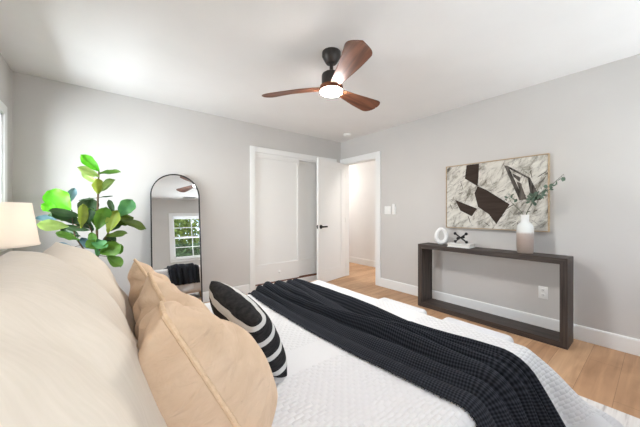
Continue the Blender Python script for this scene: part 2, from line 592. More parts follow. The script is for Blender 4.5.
b = MB()
b.box(XL - 0.12, HX1 + 0.12, YN - 0.12, HY1 + 0.12, -0.06, 0.0)
floor = structure(b.build('floor', M['floor']))
b = MB()
b.box(XL - 0.12, HX1 + 0.12, YN - 0.12, HY1 + 0.12, H, H + 0.1)
structure(b.build('ceiling', M['ceiling']))
b = MB()
wall_boxes(b, 'x', XL - 0.12, XL, YN - 0.12, YF + 0.9, 0, H, [WL])
structure(b.build('wall_left', M['wall']))
b = MB()
wall_boxes(b, 'y', YF, YF + 0.1, XL, XR, 0, H, [(CX0, CX1, 0, CH)])
structure(b.build('wall_far', M['wall']))
b = MB()
wall_boxes(b, 'x', XR, HX0, YN, YF + 0.9, 0, H, [(DY0, DY1, 0, DH)])
structure(b.build('wall_right', M['wall']))
b = MB()
wall_boxes(b, 'y', YN - 0.12, YN, XL, HX0, 0, H, [WN, WN2, WN3])
structure(b.build('wall_near', M['wall']))
b = MB()
b.box(XL, HX0, YF + 0.75, YF + 0.87, 0, H)
structure(b.build('wall_closet', M['hall_wall']))
b = MB()
b.box(HX1, HX1 + 0.12, HY0, HY1, 0, H)
b.box(HX0, HX1 + 0.12, HY0 - 0.12, HY0, 0, H)
b.box(HX0, HX1 + 0.12, HY1, HY1 + 0.12, 0, H)
b.box(HX0 - 0.12, HX0, YF + 0.87, HY1, 0, H)
structure(b.build('wall_hall', M['hall_wall']))


def base_prof():
    return [(0, 0), (0.014, 0), (0.014, 0.118), (0.010, 0.130), (0, 0.132)]


def baseboard(name, axis, d, sgn, a0, a1):
    b = MB()
    pts = base_prof()
    if axis == 'x':
        b.prism([(d + sgn * p[0], p[1]) for p in pts], 'y', a0, a1)
    else:
        b.prism([(d + sgn * p[0], p[1]) for p in pts], 'x', a0, a1)
    structure(b.build(name, M['trim']))


baseboard('baseboard_right', 'x', XR, -1, YN, DY0 - 0.085)
baseboard('baseboard_far', 'y', YF, -1, XL, CX0 - 0.08)
baseboard('baseboard_left', 'x', XL, 1, YN, YF)
baseboard('baseboard_near', 'y', YN, 1, XL, XR)
baseboard('baseboard_hall', 'x', HX1, -1, HY0, HY1)

# door casing and jamb of the bedroom doorway
b = MB()
cw, ct = 0.085, 0.018
b.box(XR - ct, XR, DY0 - cw, DY0, 0, DH + cw, bev=0.004)
b.box(XR - ct, XR, DY1, DY1 + 0.075, 0, DH + cw, bev=0.004)
b.box(XR - ct, XR, DY0, DY1, DH, DH + cw, bev=0.004)
b.box(XR - 0.005, HX0 + 0.005, DY0 - 0.001, DY0 + 0.016, 0, DH)
b.box(XR - 0.005, HX0 + 0.005, DY1 - 0.016, DY1 + 0.001, 0, DH)
b.box(XR - 0.005, HX0 + 0.005, DY0, DY1, DH - 0.016, DH + 0.001)
structure(b.build('trim_1', M['trim']))
# closet casing, head track and floor track
b = MB()
cw = 0.072
b.box(CX0 - cw, CX0, YF - ct, YF, 0, CH + cw, bev=0.004)
b.box(CX1, CX1 + 0.06, YF - ct, YF, 0, CH + cw, bev=0.004)
b.box(CX0, CX1, YF - ct, YF, CH - 0.01, CH + cw, bev=0.004)
b.box(CX0, CX0 + 0.014, YF - 0.002, YF + 0.1, 0, CH)
b.box(CX1 - 0.014, CX1, YF - 0.002, YF + 0.1, 0, CH)
b.box(CX0, CX1, YF + 0.0, YF + 0.1, CH - 0.035, CH)
structure(b.build('trim_2', M['trim']))
b = MB()
b.box(CX0, CX1, YF - 0.002, YF + 0.1, 0.0, 0.082)
structure(b.build('trim_3', M['trim']))
b = MB()
b.box(CX0 + 0.014, CX1 - 0.014, YF + 0.012, YF + 0.098, 0.081, 0.096)
structure(b.build('trim_4', M['walnut']))


def shaker(name, x0, x1, y0, thick, z0, z1, stile, top, bottom, mat, rec=0.008):
    """door lying in the xz plane, its front at y0, framed panel set back"""
    root = bpy.data.objects.new(name, None)
    C.objects.link(root)
    structure(root)
    b = MB()
    b.box(x0, x0 + stile, y0, y0 + thick, z0, z1)
    b.box(x1 - stile, x1, y0, y0 + thick, z0, z1)
    b.box(x0 + stile, x1 - stile, y0, y0 + thick, z1 - top, z1)
    b.box(x0 + stile, x1 - stile, y0, y0 + thick, z0, z0 + bottom)
    b.build('door_frame', mat, root)
    b = MB()
    b.box(x0 + stile, x1 - stile, y0 + rec, y0 + thick - 0.003, z0 + bottom, z1 - top)
    b.build('door_panel', mat, root)
    return root


d = shaker('door_2', CX0 + 0.016, 2.47, YF + 0.008, 0.034, 0.104, CH - 0.03, 0.034, 0.05, 0.275, M['closet'], 0.014)
b = MB()
b.lathe([(0.008, 0), (0.008, 0.016), (0.019, 0.022), (0.021, 0.032), (0.014, 0.040), (0.001, 0.042)], 20)
k = b.build('knob', M['white_plastic'], d, True, (2.09, YF + 0.008, 0.245), (R(90), 0, 0))
b = MB()
b.lathe([(0.016, 0), (0.016, 0.003), (0.012, 0.003), (0.011, 0.001)], 20)
b.build('finger_pull', M['white_plastic'], d, True, (1.74, YF + 0.010, 1.10), (R(90), 0, 0))
shaker('door_3', 2.43, CX1 - 0.016, YF + 0.054, 0.034, 0.104, CH - 0.03, 0.034, 0.05, 0.275, M['closet'], 0.014)

# bedroom door leaf: hinged at the far jamb, swung back almost flat to the closet
hinge = Vector((XR - 0.022, DY1 - 0.018, 0))
free = Vector((2.645, 3.405, 0))
ang = math.atan2(free.y - hinge.y, free.x - hinge.x)
leaf = bpy.data.objects.new('door_1', None)
C.objects.link(leaf)
structure(leaf)
leaf.location = hinge
leaf.rotation_euler = (0, 0, ang)
LW, LT = 0.745, 0.035
b = MB()
st = 0.115
for (x0, x1, z0, z1) in ((0, st, 0.012, 2.02), (LW - st, LW, 0.012, 2.02), (st, LW - st, 1.905, 2.02), (st, LW - st, 0.012, 0.215)):
    b.box(x0, x1, -0.0, LT, z0, z1)
b.build('door_frame', M['trim'], leaf)
b = MB()
b.box(st, LW - st, 0.013, LT - 0.013, 0.215, 1.905)
b.build('door_panel', M['trim'], leaf)
for zz_ in (0.22, 1.02, 1.82):
    b = MB()
    b.lathe([(0.007, -0.045), (0.007, 0.045)], 12, 0, (-0.006, LT + 0.006, zz_))
    b.box(-0.002, 0.0, 0.003, LT, zz_ - 0.045, zz_ + 0.045)
    b.box(0.0, 0.03, LT, LT + 0.0015, zz_ - 0.045, zz_ + 0.045)
    b.build('hinge', M['white_plastic'], leaf)
hb = MB()
for s in (1, -1):
    y = LT if s > 0 else 0.0
    for (r0, r1, l0, l1) in ((0.033, 0.031, 0, 0.012), (0.013, 0.012, 0.012, 0.046)):
        n = 20
        vs = [(LW - 0.06 + r0 * math.cos(2 * PI * k / n), y + s * l0, 0.925 + r0 * math.sin(2 * PI * k / n)) for k in range(n)] + \
             [(LW - 0.06 + r1 * math.cos(2 * PI * k / n), y + s * l1, 0.925 + r1 * math.sin(2 * PI * k / n)) for k in range(n)]
        hb.add(vs, [(k, (k + 1) % n, n + (k + 1) % n, n + k) for k in range(n)] + [tuple(range(n)), tuple(range(n, 2 * n))])
    hb.box(LW - 0.175, LW - 0.05, min(y + s * 0.036, y + s * 0.052), max(y + s * 0.036, y + s * 0.056), 0.912, 0.938, bev=0.006)
hb.box(LW - 0.001, LW + 0.001, 0.006, LT - 0.006, 0.895, 0.955)
hb.build('door_handle', M['black_metal'], leaf, True)


def window(name, axis, d, sgn, hole, tw=0.075, proj=0.018, grid=(2, 2)):
    """double-hung window filling the hole of a wall slab whose room face is at d and whose outside lies sgn-wards"""
    a0, a1, z0, z1 = hole
    root = bpy.data.objects.new(name, None)
    C.objects.link(root)
    structure(root)

    def bx(b, d0, d1, p0, p1, q0, q1, bev=0):
        lo, hi = sorted((d + sgn * d0, d + sgn * d1))
        if axis == 'x':
            b.box(lo, hi, p0, p1, q0, q1, bev=bev)
        else:
            b.box(p0, p1, lo, hi, q0, q1, bev=bev)
    b = MB()
    bx(b, -proj, 0, a0 - tw, a0, z0 - tw, z1 + tw, 0.003)
    bx(b, -proj, 0, a1, a1 + tw, z0 - tw, z1 + tw, 0.003)
    bx(b, -proj, 0, a0, a1, z1, z1 + tw, 0.003)
    bx(b, -proj, 0, a0, a1, z0 - tw, z0, 0.003)
    bx(b, -proj - 0.03, 0.0, a0 - tw - 0.01, a1 + tw + 0.01, z0 - 0.024, z0, 0.003)
    b.build('casing', M['trim'], root)
    b = MB()
    for (p0, p1, q0, q1) in ((a0, a0 + 0.02, z0, z1), (a1 - 0.02, a1, z0, z1), (a0, a1, z0, z0 + 0.02), (a0, a1, z1 - 0.02, z1)):
        bx(b, 0.0, 0.12, p0, p1, q0, q1)
    b.build('window_frame', M['trim'], root)
    zm = (z0 + z1) / 2
    for (q0, q1, e) in ((z0 + 0.02, zm + 0.02, 0.045), (zm - 0.02, z1 - 0.02, 0.075)):
        b = MB()
        p0, p1 = a0 + 0.02, a1 - 0.02
        sw = 0.04
        for (u0, u1, v0, v1) in ((p0, p0 + sw, q0, q1), (p1 - sw, p1, q0, q1), (p0, p1, q0, q0 + sw), (p0, p1, q1 - sw, q1)):
            bx(b, e, e + 0.028, u0, u1, v0, v1)
        for i in range(1, grid[0]):
            c = p0 + (p1 - p0) * i / grid[0]
            bx(b, e + 0.006, e + 0.022, c - 0.008, c + 0.008, q0, q1)
        for i in range(1, grid[1]):
            c = q0 + (q1 - q0) * i / grid[1]
            bx(b, e + 0.006, e + 0.022, p0, p1, c - 0.008, c + 0.008)
        s = b.build('sash', M['trim'], root)
        b = MB()
        bx(b, e + 0.012, e + 0.016, p0 + sw * 0.5, p1 - sw * 0.5, q0 + sw * 0.5, q1 - sw * 0.5)
        b.build('pane', M['glass'], s)
    return root


window('window_1', 'x', XL, -1, WL)
window('window_2', 'y', YN, -1, WN)
window('added_window_3', 'y', YN, -1, WN2)  # added window, lets light onto the pillows
window('added_window_4', 'y', YN, -1, WN3)  # added window, lets light onto the right wall and floor

# ------------------------------------------------------------------ outside: lawn and hedges seen through the near window
b = MB()
b.box(-9, 8, -8, YN - 0.13, -0.12, -0.06)
b.box(-9, XL - 0.13, YN - 0.13, 9, -0.12, -0.06)
o = b.build('lawn', M['lawn'])
structure(o)


def shrub(name, label, cx, cy, rx, ry, hgt, n, mat, seed):
    rnd = random.Random(seed)
    root = thing(name, label, 'shrub', (cx, cy, -0.06), 0, 'shrubs outside the window')
    b = MB()
    for i in range(7):
        a = rnd.uniform(0, 6.28)
        b.tube([(0.05 * math.cos(a), 0.05 * math.sin(a), 0), (rx * .3 * math.cos(a), ry * .3 * math.sin(a), hgt * .45), (rx * .6 * math.cos(a), ry * .6 * math.sin(a), hgt * .8)], [0.025, 0.016, 0.006], 6)
    b.build('stem', M['stem'], root, True)
    b = MB()
    for i in range(n):
        a, t = rnd.uniform(0, 6.28), rnd.uniform(0.02, 1)
        rr = (rnd.random() ** 0.35) * (1 - 0.35 * t ** 3) * (1 + .18 * math.sin(a * 5 + t * 9))
        p = Vector((rx * rr * math.cos(a), ry * rr * math.sin(a), hgt * t))
        nrm = Vector((rnd.gauss(0, 1), rnd.gauss(0, 1), rnd.gauss(0.5, 1))).normalized()
        tx = nrm.orthogonal().normalized()
        ty = nrm.cross(tx)
        L, W = rnd.uniform(0.06, 0.12), rnd.uniform(0.03, 0.055)
        q = rnd.uniform(0, 6.28)
        e, f = tx * math.cos(q) + ty * math.sin(q), ty * math.cos(q) - tx * math.sin(q)
        b.add([p - e * L, p + f * W + nrm * .01, p + e * L, p - f * W + nrm * .01], [(0, 1, 2, 3)])
    b.build('foliage', mat, root, True)


shrub('shrub', 'tall light green shrub outside the near window, left of its neighbour', 1.75, -3.6, 1.1, 0.7, 3.3, 7000, M['hedge'], 3)
shrub('shrub', 'tall yellow-green shrub outside the near window, right of its neighbour', 4.3, -3.6, 1.1, 0.7, 3.5, 7000, M['hedge'], 4)
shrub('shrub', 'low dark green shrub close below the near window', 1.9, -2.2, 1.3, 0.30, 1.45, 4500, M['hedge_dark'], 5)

shrub('shrub', 'broad green shrub outside the left window', -3.6, 2.4, 0.9, 1.5, 2.6, 6000, M['hedge'], 6)
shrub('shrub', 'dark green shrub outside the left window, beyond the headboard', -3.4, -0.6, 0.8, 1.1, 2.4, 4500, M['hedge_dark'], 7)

# ------------------------------------------------------------------ bed
BX0, BX1, BY0, BY1, BT = -0.50, 1.46, 0.345, 1.845, 0.57
bed = thing('bed', 'queen bed with cream upholstered headboard, mostly covered by the white coverlet', 'bed', ((BX0 + BX1) / 2, (BY0 + BY1) / 2, 0))
ox, oy = bed.location.x, bed.location.y
b = MB()
b.box(BX0 - ox - 0.0, BX1 - ox - 0.02, BY0 - oy + .01, BY1 - oy - .01, 0.12, 0.30, bev=0.02)
b.build('bed_frame', M['upholstery'], bed, True)
b = MB()
b.box(BX0 - ox, BX1 - ox - .01, BY0 - oy + .01, BY1 - oy - .01, 0.30, BT - 0.015, bev=0.045, seg=4)
b.build('mattress', M['linen_white'], bed, True)
b = MB()
b.box(XL + 0.03 - ox, BX0 - ox, BY0 - oy - 0.03, BY1 - oy + 0.03, 0.08, 1.02, bev=0.035, seg=4)
b.build('headboard', M['upholstery'], bed, True)
for sx in (BX0 + 0.08, BX1 - 0.12):
    for sy in (BY0 + 0.1, BY1 - 0.1):
        b = MB()
        b.lathe([(0.022, 0.0105), (0.032, 0.12)], 16, 0, (sx - ox, sy - oy, 0))
        b.build('leg', M['oak_light'], bed, True)

RR = 0.055
EX, EYN, EYF = BX1 + 0.02 - RR, BY0 - 0.02 + RR, BY1 + 0.02 - RR


def cover(a, b_, lift=0.0):
    """where the point (a, b) of the flat coverlet comes to lie; lift is a height off the cloth"""
    ex = max(0.0, a - EX)
    ey = max(0.0, EYN - b_, b_ - EYF)
    sy = -1 if b_ < EYN else 1
    d = math.hypot(ex, ey)
    z0 = BT + 0.006
    und = 0.006 * noise.noise(Vector((a * 2.3, b_ * 2.3, 3.1))) + 0.002 * noise.noise(Vector((a * 9, b_ * 9, 1.0)))
    if d < 1e-6:
        return Vector((a, b_, z0 + und + lift))
    dx, dy = ex / d, sy * ey / d
    corner = 2 * ex * ey / (d * d)
    near = corner * (1 if sy < 0 else 0.6)
    rip = 0.5 + 0.5 * math.sin((b_ if ex > ey else a) * 17 + 1.5 * math.sin((a + b_) * 4))
    flare = R(7 + 5 * rip + (38 - (16 if sy < 0 and ey > 0 else 0)) * near + (16 if sy < 0 and ey > 0 else 0))
    if ex >= ey and corner < .5:
        flare *= 0.45
    am = PI / 2 - flare
    al = min(d / RR, am)
    l = max(0.0, d - RR * am)
    out = RR * math.sin(al) + l * math.cos(am)
    drop = RR * (1 - math.cos(al)) + l * math.sin(am)
    fl = min(1.0, l / 0.3)
    out += fl * 0.012 * math.sin((b_ if ex > ey else a) * 23)
    nrm = Vector((dx * math.sin(al), dy * math.sin(al), math.cos(al)))
    bx, by = min(a, EX), min(max(b_, EYN), EYF)
    return Vector((bx + dx * out, by + dy * out, z0 + und * (1 - fl) - drop)) + nrm * lift


def grid_mesh(fn, na, nb):
    vs, uv, fs = [], [], []
    for i in range(na):
        for j in range(nb):
            p, q = fn(i / (na - 1), j / (nb - 1))
            vs.append(p)
            uv.append(q)
    for i in range(na - 1):
        for j in range(nb - 1):
            fs.append((i * nb + j, (i + 1) * nb + j, (i + 1) * nb + j + 1, i * nb + j + 1))
    return vs, fs, uv


OV = 0.40
A0, A1, B0, B1 = -0.42, BX1 + OV, BY0 - OV, BY1 + OV


def cfn(s, t):
    a, b_ = A0 + (A1 - A0) * s, B0 + (B1 - B0) * t
    return cover(a, b_), (a, b_)


vs, fs, uv = grid_mesh(cfn, 170, 170)
cov = tag(link_mesh('coverlet', vs, fs, M['coverlet'], uvs=uv), 'white tufted cotton coverlet spread over the bed and hanging over its foot', 'coverlet')
sol = cov.modifiers.new('thickness', 'SOLIDIFY')
sol.thickness = 0.005
sol.offset = -1
b = MB()
rnd = random.Random(2)
edge = [(A0 + (A1 - A0) * k / 260, B0) for k in range(261)] + [(A1, B0 + (B1 - B0) * k / 260) for k in range(261)] + [(A0 + (A1 - A0) * k / 260, B1) for k in range(261)]
for (a, b_) in edge:
    p = cover(a, b_)
    ln = rnd.uniform(0.03, 0.045)
    q = p + Vector((rnd.uniform(-.008, .008), rnd.uniform(-.008, .008), -ln))
    if q.z < 0.02:
        q.z = 0.02
    b.tube([p, (p + q) / 2 + Vector((rnd.uniform(-.004, .004), rnd.uniform(-.004, .004), 0)), q], [0.0022, 0.0028, 0.0012], 4)
f = b.build('fringe', M['linen_white'], cov, True)
f['kind'] = 'stuff'

# charcoal throw in long folds across the bed
TB0, TB1 = BY0 - 0.36, BY1 + 0.30


def tfn(s, t):
    b_ = TB0 + (TB1 - TB0) * t
    x0 = 0.785 + 0.045 * max(0.0, min(1.0, (0.75 - b_) / 0.5)) + 0.015 * math.sin(b_ * 3.1) + 0.05 * max(0, b_ - 1.2)
    x1 = 1.265 + 0.012 * math.sin(b_ * 4.3 + 1) + 0.05 * max(0, b_ - 1.4)
    if b_ < 0.75:
        x1 += 0.01
    mid = math.sin(PI * s)
    sw = s + (0.05 * math.sin(b_ * 2.1 + s * 4) + 0.02 * math.sin(b_ * 5.3 + s * 8)) * mid
    a = x0 + (x1 - x0) * sw
    ph = s * 7.0 + (0.75 * noise.noise(Vector((s * 2.2, b_ * 1.1, 5.0))) + 0.25 * noise.noise(Vector((s * 5, b_ * 2.6, 9.0)))) * 0.8 * mid
    w1 = abs(math.sin(PI * ph))
    amp = 0.078 * (0.75 + 0.9 * noise.noise(Vector((s * 3.5, b_ * 1.3, 7.0))))
    h = 0.007 + max(0.022, amp) * (w1 ** 0.9)
    h += 0.010 * noise.noise(Vector((s * 9, b_ * 3, 2.0)))
    h *= min(1.0, 4 * min(s, 1 - s) + 0.25) * (1 - 0.45 * min(1, max(0, (b_ - 1.4) / 0.4)))
    h = max(h, 0.008)
    return cover(a, b_, h), (s * 0.8, b_)


vs, fs, uv = grid_mesh(tfn, 110, 190)
thr = tag(link_mesh('throw_blanket', vs, fs, M['knit'], uvs=uv), 'charcoal knitted throw lying in long folds across the white coverlet', 'blanket')
sol = thr.modifiers.new('thickness', 'SOLIDIFY')
sol.thickness = 0.004
sol.offset = -1
b = MB()
for k in range(300):
    p, _ = tfn(0.0, k / 299)
    q = p + Vector((rnd.uniform(-0.013, -0.006), rnd.uniform(-.006, .006), -0.001))
    if k / 299 < 0.14 or k / 299 > 0.87:
        q = p + Vector((rnd.uniform(-0.02, -0.01), 0, rnd.uniform(-.006, 0)))
    b.tube([p, (p + q) / 2 + Vector((0, 0, .002)), q], [0.0018, 0.002, 0.001], 4)
f = b.build('fringe', M['knit_fringe'], thr, True)
f['kind'] = 'stuff'

# ------------------------------------------------------------------ cushions


def cushion(name, W, Hh, tf, tb, mat, center, lean, yaw=0.0, roll=0.0, pinch=0.06, chop=0.0, wr=0.006, seed=0, n=46,
            seam=None, seam_r=0.006, belly=0.0, pw=2.4, q=0.55, qb=None, fold=0.0, skew=0.0, low=1.0, label='', cat='pillow', group=None, spread=0.0):
    """stuffed cushion: local x along its width, y up its height, z out of its front"""
    def pos(u, v, side):
        x = W / 2 * u * (1 - pinch * (1 - v * v) * abs(u) ** 2)
        y = Hh / 2 * v * (1 - pinch * (1 - u * u) * abs(v) ** 2)
        q_ = q if side > 0 else (qb or q)
        prof = (max(0.0, 1 - abs(u) ** pw) ** q_) * (max(0.0, 1 - abs(v) ** pw) ** (q_ * (low if v < 0 else 1)))
        prof *= 1 - belly * v * (1 - abs(v) * .3)
        prof *= 1 - skew * u
        if chop:
            c = math.exp(-(u / 0.30) ** 2) * max(0.0, (v + 0.6) / 1.6) ** 1.5
            y -= chop * c
            prof *= 1 - 0.5 * c
        z = side * (tf if side > 0 else tb) * prof
        nn = noise.noise(Vector((x * 7 + seed, y * 7, side * 2.0 + seed)))
        n2 = noise.noise(Vector((x * 22 + seed, y * 9 + 4, side * 3.0)))
        corner = abs(u * v) ** 1.5
        if fold:
            rr_ = math.hypot(u - 0.05, (1.05 - v))
            th_ = math.atan2(u - 0.05, 1.05 - v)
            z += side * fold * math.sin(th_ * 9 + seed + rr_ * 1.2) * math.exp(-rr_ / 0.75) * min(1, prof * 2.5)
        z += side * min(1, prof * 3) * (wr * 2.0 * nn + wr * 0.7 * n2)
        # creases running in from the corners and the seam
        an = math.atan2(v, u)
        z += side * min(1, prof * 4) * wr * (0.5 + corner) * math.sin(an * 15 + seed) * (abs(u) ** 3 + abs(v) ** 3) * 0.55
        return Vector((x, y, z))
    g = [math.sin(PI / 2 * (2 * i / n - 1)) for i in range(n + 1)]
    vs, fs, idx = [], [], {}
    for side in (1, -1):
        for i, u in enumerate(g):
            for j, v in enumerate(g):
                e = i in (0, n) or j in (0, n)
                key = (i, j, 0 if e else side)
                if key not in idx:
                    idx[key] = len(vs)
                    vs.append(pos(u, v, side))

        def id_(i, j):
            return idx[(i, j, 0 if (i in (0, n) or j in (0, n)) else side)]
        for i in range(n):
            for j in range(n):
                f = (id_(i, j), id_(i + 1, j), id_(i + 1, j + 1), id_(i, j + 1))
                fs.append(f if side > 0 else tuple(reversed(f)))
    o = link_mesh(name, vs, fs, mat)
    c, s = math.cos(R(lean)), math.sin(R(lean))
    m3 = Matrix(((0, -s, c), (1, 0, 0), (0, c, s))).to_4x4()      # columns: width=+Y, up, front
    o.matrix_world = Matrix.Translation(center) @ Matrix.Rotation(R(yaw), 4, 'Z') @ m3 @ Matrix.Rotation(R(roll), 4, 'Z')
    tag(o, label, cat, group)
    if seam:
        loop = [(g[i], -1.0) for i in range(n)] + [(1.0, g[j]) for j in range(n)] + [(g[n - i], 1.0) for i in range(n)] + [(-1.0, g[n - j]) for j in range(n)]
        pts = [pos(u, v, 1) for (u, v) in loop]
        b = MB()
        rr = [seam_r * (1 + 0.25 * noise.noise(Vector((k * .35, seed, 0)))) for k in range(len(pts))]
        b.tube(pts, rr, 8, closed=True)
        sm = b.build('piping', seam, o, True)
    return o


cushion('sham_pillow', 0.68, 0.55, 0.17, 0.11, M['sham'], (-0.105, 0.735, 0.80), 20, 0, 0, 0.04, 0, 0.010, 1.0, 56, None,
        pw=2.6, q=0.45, belly=0.12, label='large cream euro sham pillow nearest the camera, filling the lower left', group='cream euro shams')
cushion('sham_pillow', 0.66, 0.51, 0.15, 0.11, M['sham'], (-0.085, 1.42, 0.772), 19, 2, 2, 0.04, 0, 0.009, 5.0, 50, None,
        pw=2.6, q=0.45, belly=0.12, label='cream euro sham pillow below the leafy plant, behind the tan pillows', group='cream euro shams')
cushion('tan_pillow', 0.45, 0.45, 0.116, 0.145, M['velvet'], (0.202, 0.815, 0.760), 27, -3, 0, 0.035, 0.055, 0.012, 2.0, 60, M['velvet_seam'],
        0.006, belly=0.36, q=0.62, qb=0.42, fold=0.015, skew=0.32, low=0.45, label='tan velvet pillow with a seam down its near side, against the nearest cream sham', group='tan velvet pillows')
cushion('tan_pillow', 0.45, 0.42, 0.085, 0.12, M['velvet'], (0.205, 1.29, 0.742), 25, 2, 3, 0.04, 0.07, 0.010, 8.0, 56, M['velvet_seam'],
        0.006, belly=0.25, q=0.62, qb=0.5, fold=0.018, label='tan velvet pillow farther from the camera, its knotted corner against the mirror', group='tan velvet pillows')
cushion('lumbar_pillow', 0.50, 0.28, 0.076, 0.075, M['stripe'], (0.450, 1.075, 0.695), 26, -2, 4, 0.02, 0, 0.003, 3.0, 40, None,
        pw=2.8, q=0.42, label='black pillow with white stripes leaning on the tan pillows')
cushion('sleeping_pillow', 0.66, 0.42, 0.09, 0.07, M['linen_white'], (-0.36, 0.74, 0.76), 20, 0, 0, 0.05, 0, 0.006, 12.0, 30, None,
        label='white sleeping pillow behind the nearest cream sham', group='white sleeping pillows')
cushion('sleeping_pillow', 0.66, 0.42, 0.09, 0.07, M['linen_white'], (-0.36, 1.44, 0.76), 20, 0, 0, 0.05, 0, 0.006, 15.0, 30, None,
        label='white sleeping pillow behind the farther cream sham', group='white sleeping pillows')

# ------------------------------------------------------------------ nightstands and lamps


def nightstand(y, label):
    t = thing('nightstand', label, 'nightstand', (-0.43, y, 0), 0, 'nightstands beside the bed')
    b = MB()
    b.box(-0.2, 0.2, -0.22, 0.22, 0.16, 0.58, bev=0.004)
    b.build('body', M['oak_light'], t, True)
    for z in (0.18, 0.38):
        b = MB()
        b.box(0.2, 0.216, -0.205, 0.205, z, z + 0.185, bev=0.003)
        dr = b.build('drawer', M['oak_light'], t, True)
        b = MB()
        b.lathe([(0.006, 0), (0.006, 0.014), (0.014, 0.02), (0.013, 0.028), (0.001, 0.03)], 16)
        b.build('knob', M['black_metal'], dr, True, (0.216, 0, z + 0.09), (0, R(90), 0))
    for sx in (-0.17, 0.17):
        for sy in (-0.19, 0.19):
            b = MB()
            b.lathe([(0.012, 0), (0.018, 0.16)], 12, 0, (sx, sy, 0))
            b.build('leg', M['oak_light'], t, True)


def lamp(y, label, power, col):
    t = thing('table_lamp', label, 'lamp', (-0.47, y, 0.58), 0, 'bedside lamps')
    b = MB()
    b.lathe([(0.075, 0), (0.085, 0.01), (0.10, 0.08), (0.105, 0.15), (0.085, 0.22), (0.045, 0.27), (0.022, 0.30), (0.020, 0.33)], 32)
    b.build('base', M['ceramic_white'], t, True)
    b = MB()
    b.lathe([(0.008, 0.33), (0.008, 0.42), (0.016, 0.42), (0.016, 0.47), (0.006, 0.475)], 16)
    b.tube([(0.055 * math.cos(a), 0, 0.53 + 0.10 * math.sin(a)) for a in [R(-70 + 20 * k) for k in range(17)]], 0.002, 6)
    b.build('socket', M['chrome'], t, True)
    b = MB()
    n = 48
    b.lathe([(0.178, 0.400), (0.147, 0.632), (0.145, 0.632), (0.176, 0.400), (0.178, 0.400)], n, cap=False)
    b.lathe([(0.1785, 0.400), (0.177, 0.410), (0.1795, 0.410), (0.1805, 0.400)], n, cap=False)
    b.build('lamp_shade', M['shade'], t, True)
    b = MB()
    b.ball((0, 0, 0.51), 0.03, 10)
    bu = b.build('bulb', M['bulb'], t, True)
    l = bpy.data.lights.new('lamp_light', 'POINT')
    l.energy = power
    l.color = col
    l.shadow_soft_size = 0.045
    lo = bpy.data.objects.new('lamp_light', l)
    C.objects.link(lo)
    lo.location = (0, 0, 0.51)
    lo.parent = t
    bu.visible_shadow = True
    bu.data.materials[0] = M['bulb']


nightstand(2.17, 'light wood nightstand on the far side of the bed')
nightstand(-0.13, 'light wood nightstand on the near side of the bed')
lamp(2.17, 'table lamp with cream drum shade left of the leafy plant', LAMP['shade'], (1.0, 0.94, 0.87))
lamp(-0.13, 'table lamp with cream drum shade on the nightstand nearest the camera', LAMP['near_shade'], (1.0, 0.74, 0.46))

# ------------------------------------------------------------------ rug and ottomans
b = MB()
b.box(-1.15, 1.15, -1.0, 1.0, 0.0, 0.010)
tag(b.build('area_rug', M['rug'], None, False, (1.18, 0.80, 0)), 'pale woven rug with faint grey streaks under the bed', 'rug')


def ottoman(y0, y1, label):
    t = thing('ottoman', label, 'ottoman', (1.735, (y0 + y1) / 2, 0.01), 0, 'white ottomans at the foot of the bed')
    hw = (y1 - y0) / 2
    b = MB()
    b.box(-0.185, 0.185, -hw, hw, 0.04, 0.30, bev=0.03, seg=4)
    b.build('body', M['boucle'], t, True)
    b = MB()
    b.box(-0.19, 0.19, -hw - .003, hw + .003, 0.30, 0.41, bev=0.032, seg=5)
    b.build('cushion', M['boucle'], t, True)
    for sx in (-0.14, 0.14):
        for sy in (-hw + 0.05, hw - 0.05):
            b = MB()
            b.lathe([(0.014, 0), (0.018, 0.045)], 12, 0, (sx, sy, 0))
            b.build('leg', M['oak_light'], t, True)


ottoman(1.10, 1.515, 'white cushioned ottoman at the bed foot, nearer the doorway')
ottoman(0.545, 0.955, 'white cushioned ottoman at the bed foot, in front of the console table')

# ------------------------------------------------------------------ console table
KX0, KX1, KY0, KY1, KH, KT = 3.045, 3.29, 0.486, 1.878, 0.766, 0.052
t = thing('console_table', 'dark brown wood waterfall console table against the right wall', 'table', ((KX0 + KX1) / 2, (KY0 + KY1) / 2, 0))
hx, hy = (KX1 - KX0) / 2, (KY1 - KY0) / 2
for nm, y0, y1, z0, z1 in (('tabletop', -hy, hy, KH - KT, KH), ('base_shelf', -hy, hy, 0, KT)):
    b = MB()
    s = 1 if nm == 'tabletop' else -1
    zo, zi = (z1, z0) if s > 0 else (z0, z1)
    b.prism([(y0, zo), (y1, zo), (y1 - KT, zi), (y0 + KT, zi)], 'x', -hx, hx)
    b.build(nm, M['dark_wood_y'], t)
for s in (-1, 1):
    b = MB()
    b.prism([(s * hy, 0.0), (s * hy, KH), (s * (hy - KT), KH - KT), (s * (hy - KT), KT)], 'x', -hx, hx)
    b.build('leg', M['dark_wood_z'], t)

# vase
b = MB()
prof = [(0.058, 0.0), (0.064, 0.006), (0.068, 0.06), (0.069, 0.14), (0.068, 0.22), (0.063, 0.262), (0.050, 0.285), (0.036, 0.298), (0.032, 0.315), (0.032, 0.358), (0.036, 0.37), (0.031, 0.37), (0.027, 0.35), (0.027, 0.30), (0.05, 0.262), (0.055, 0.10), (0.02, 0.02)]
b.lathe(prof, 40)
VX, VY = 3.165, 0.812
tag(b.build('vase', M['vase'], None, True, (VX, VY, KH)), 'tall two-tone vase, white above and taupe below, on the console', 'vase')


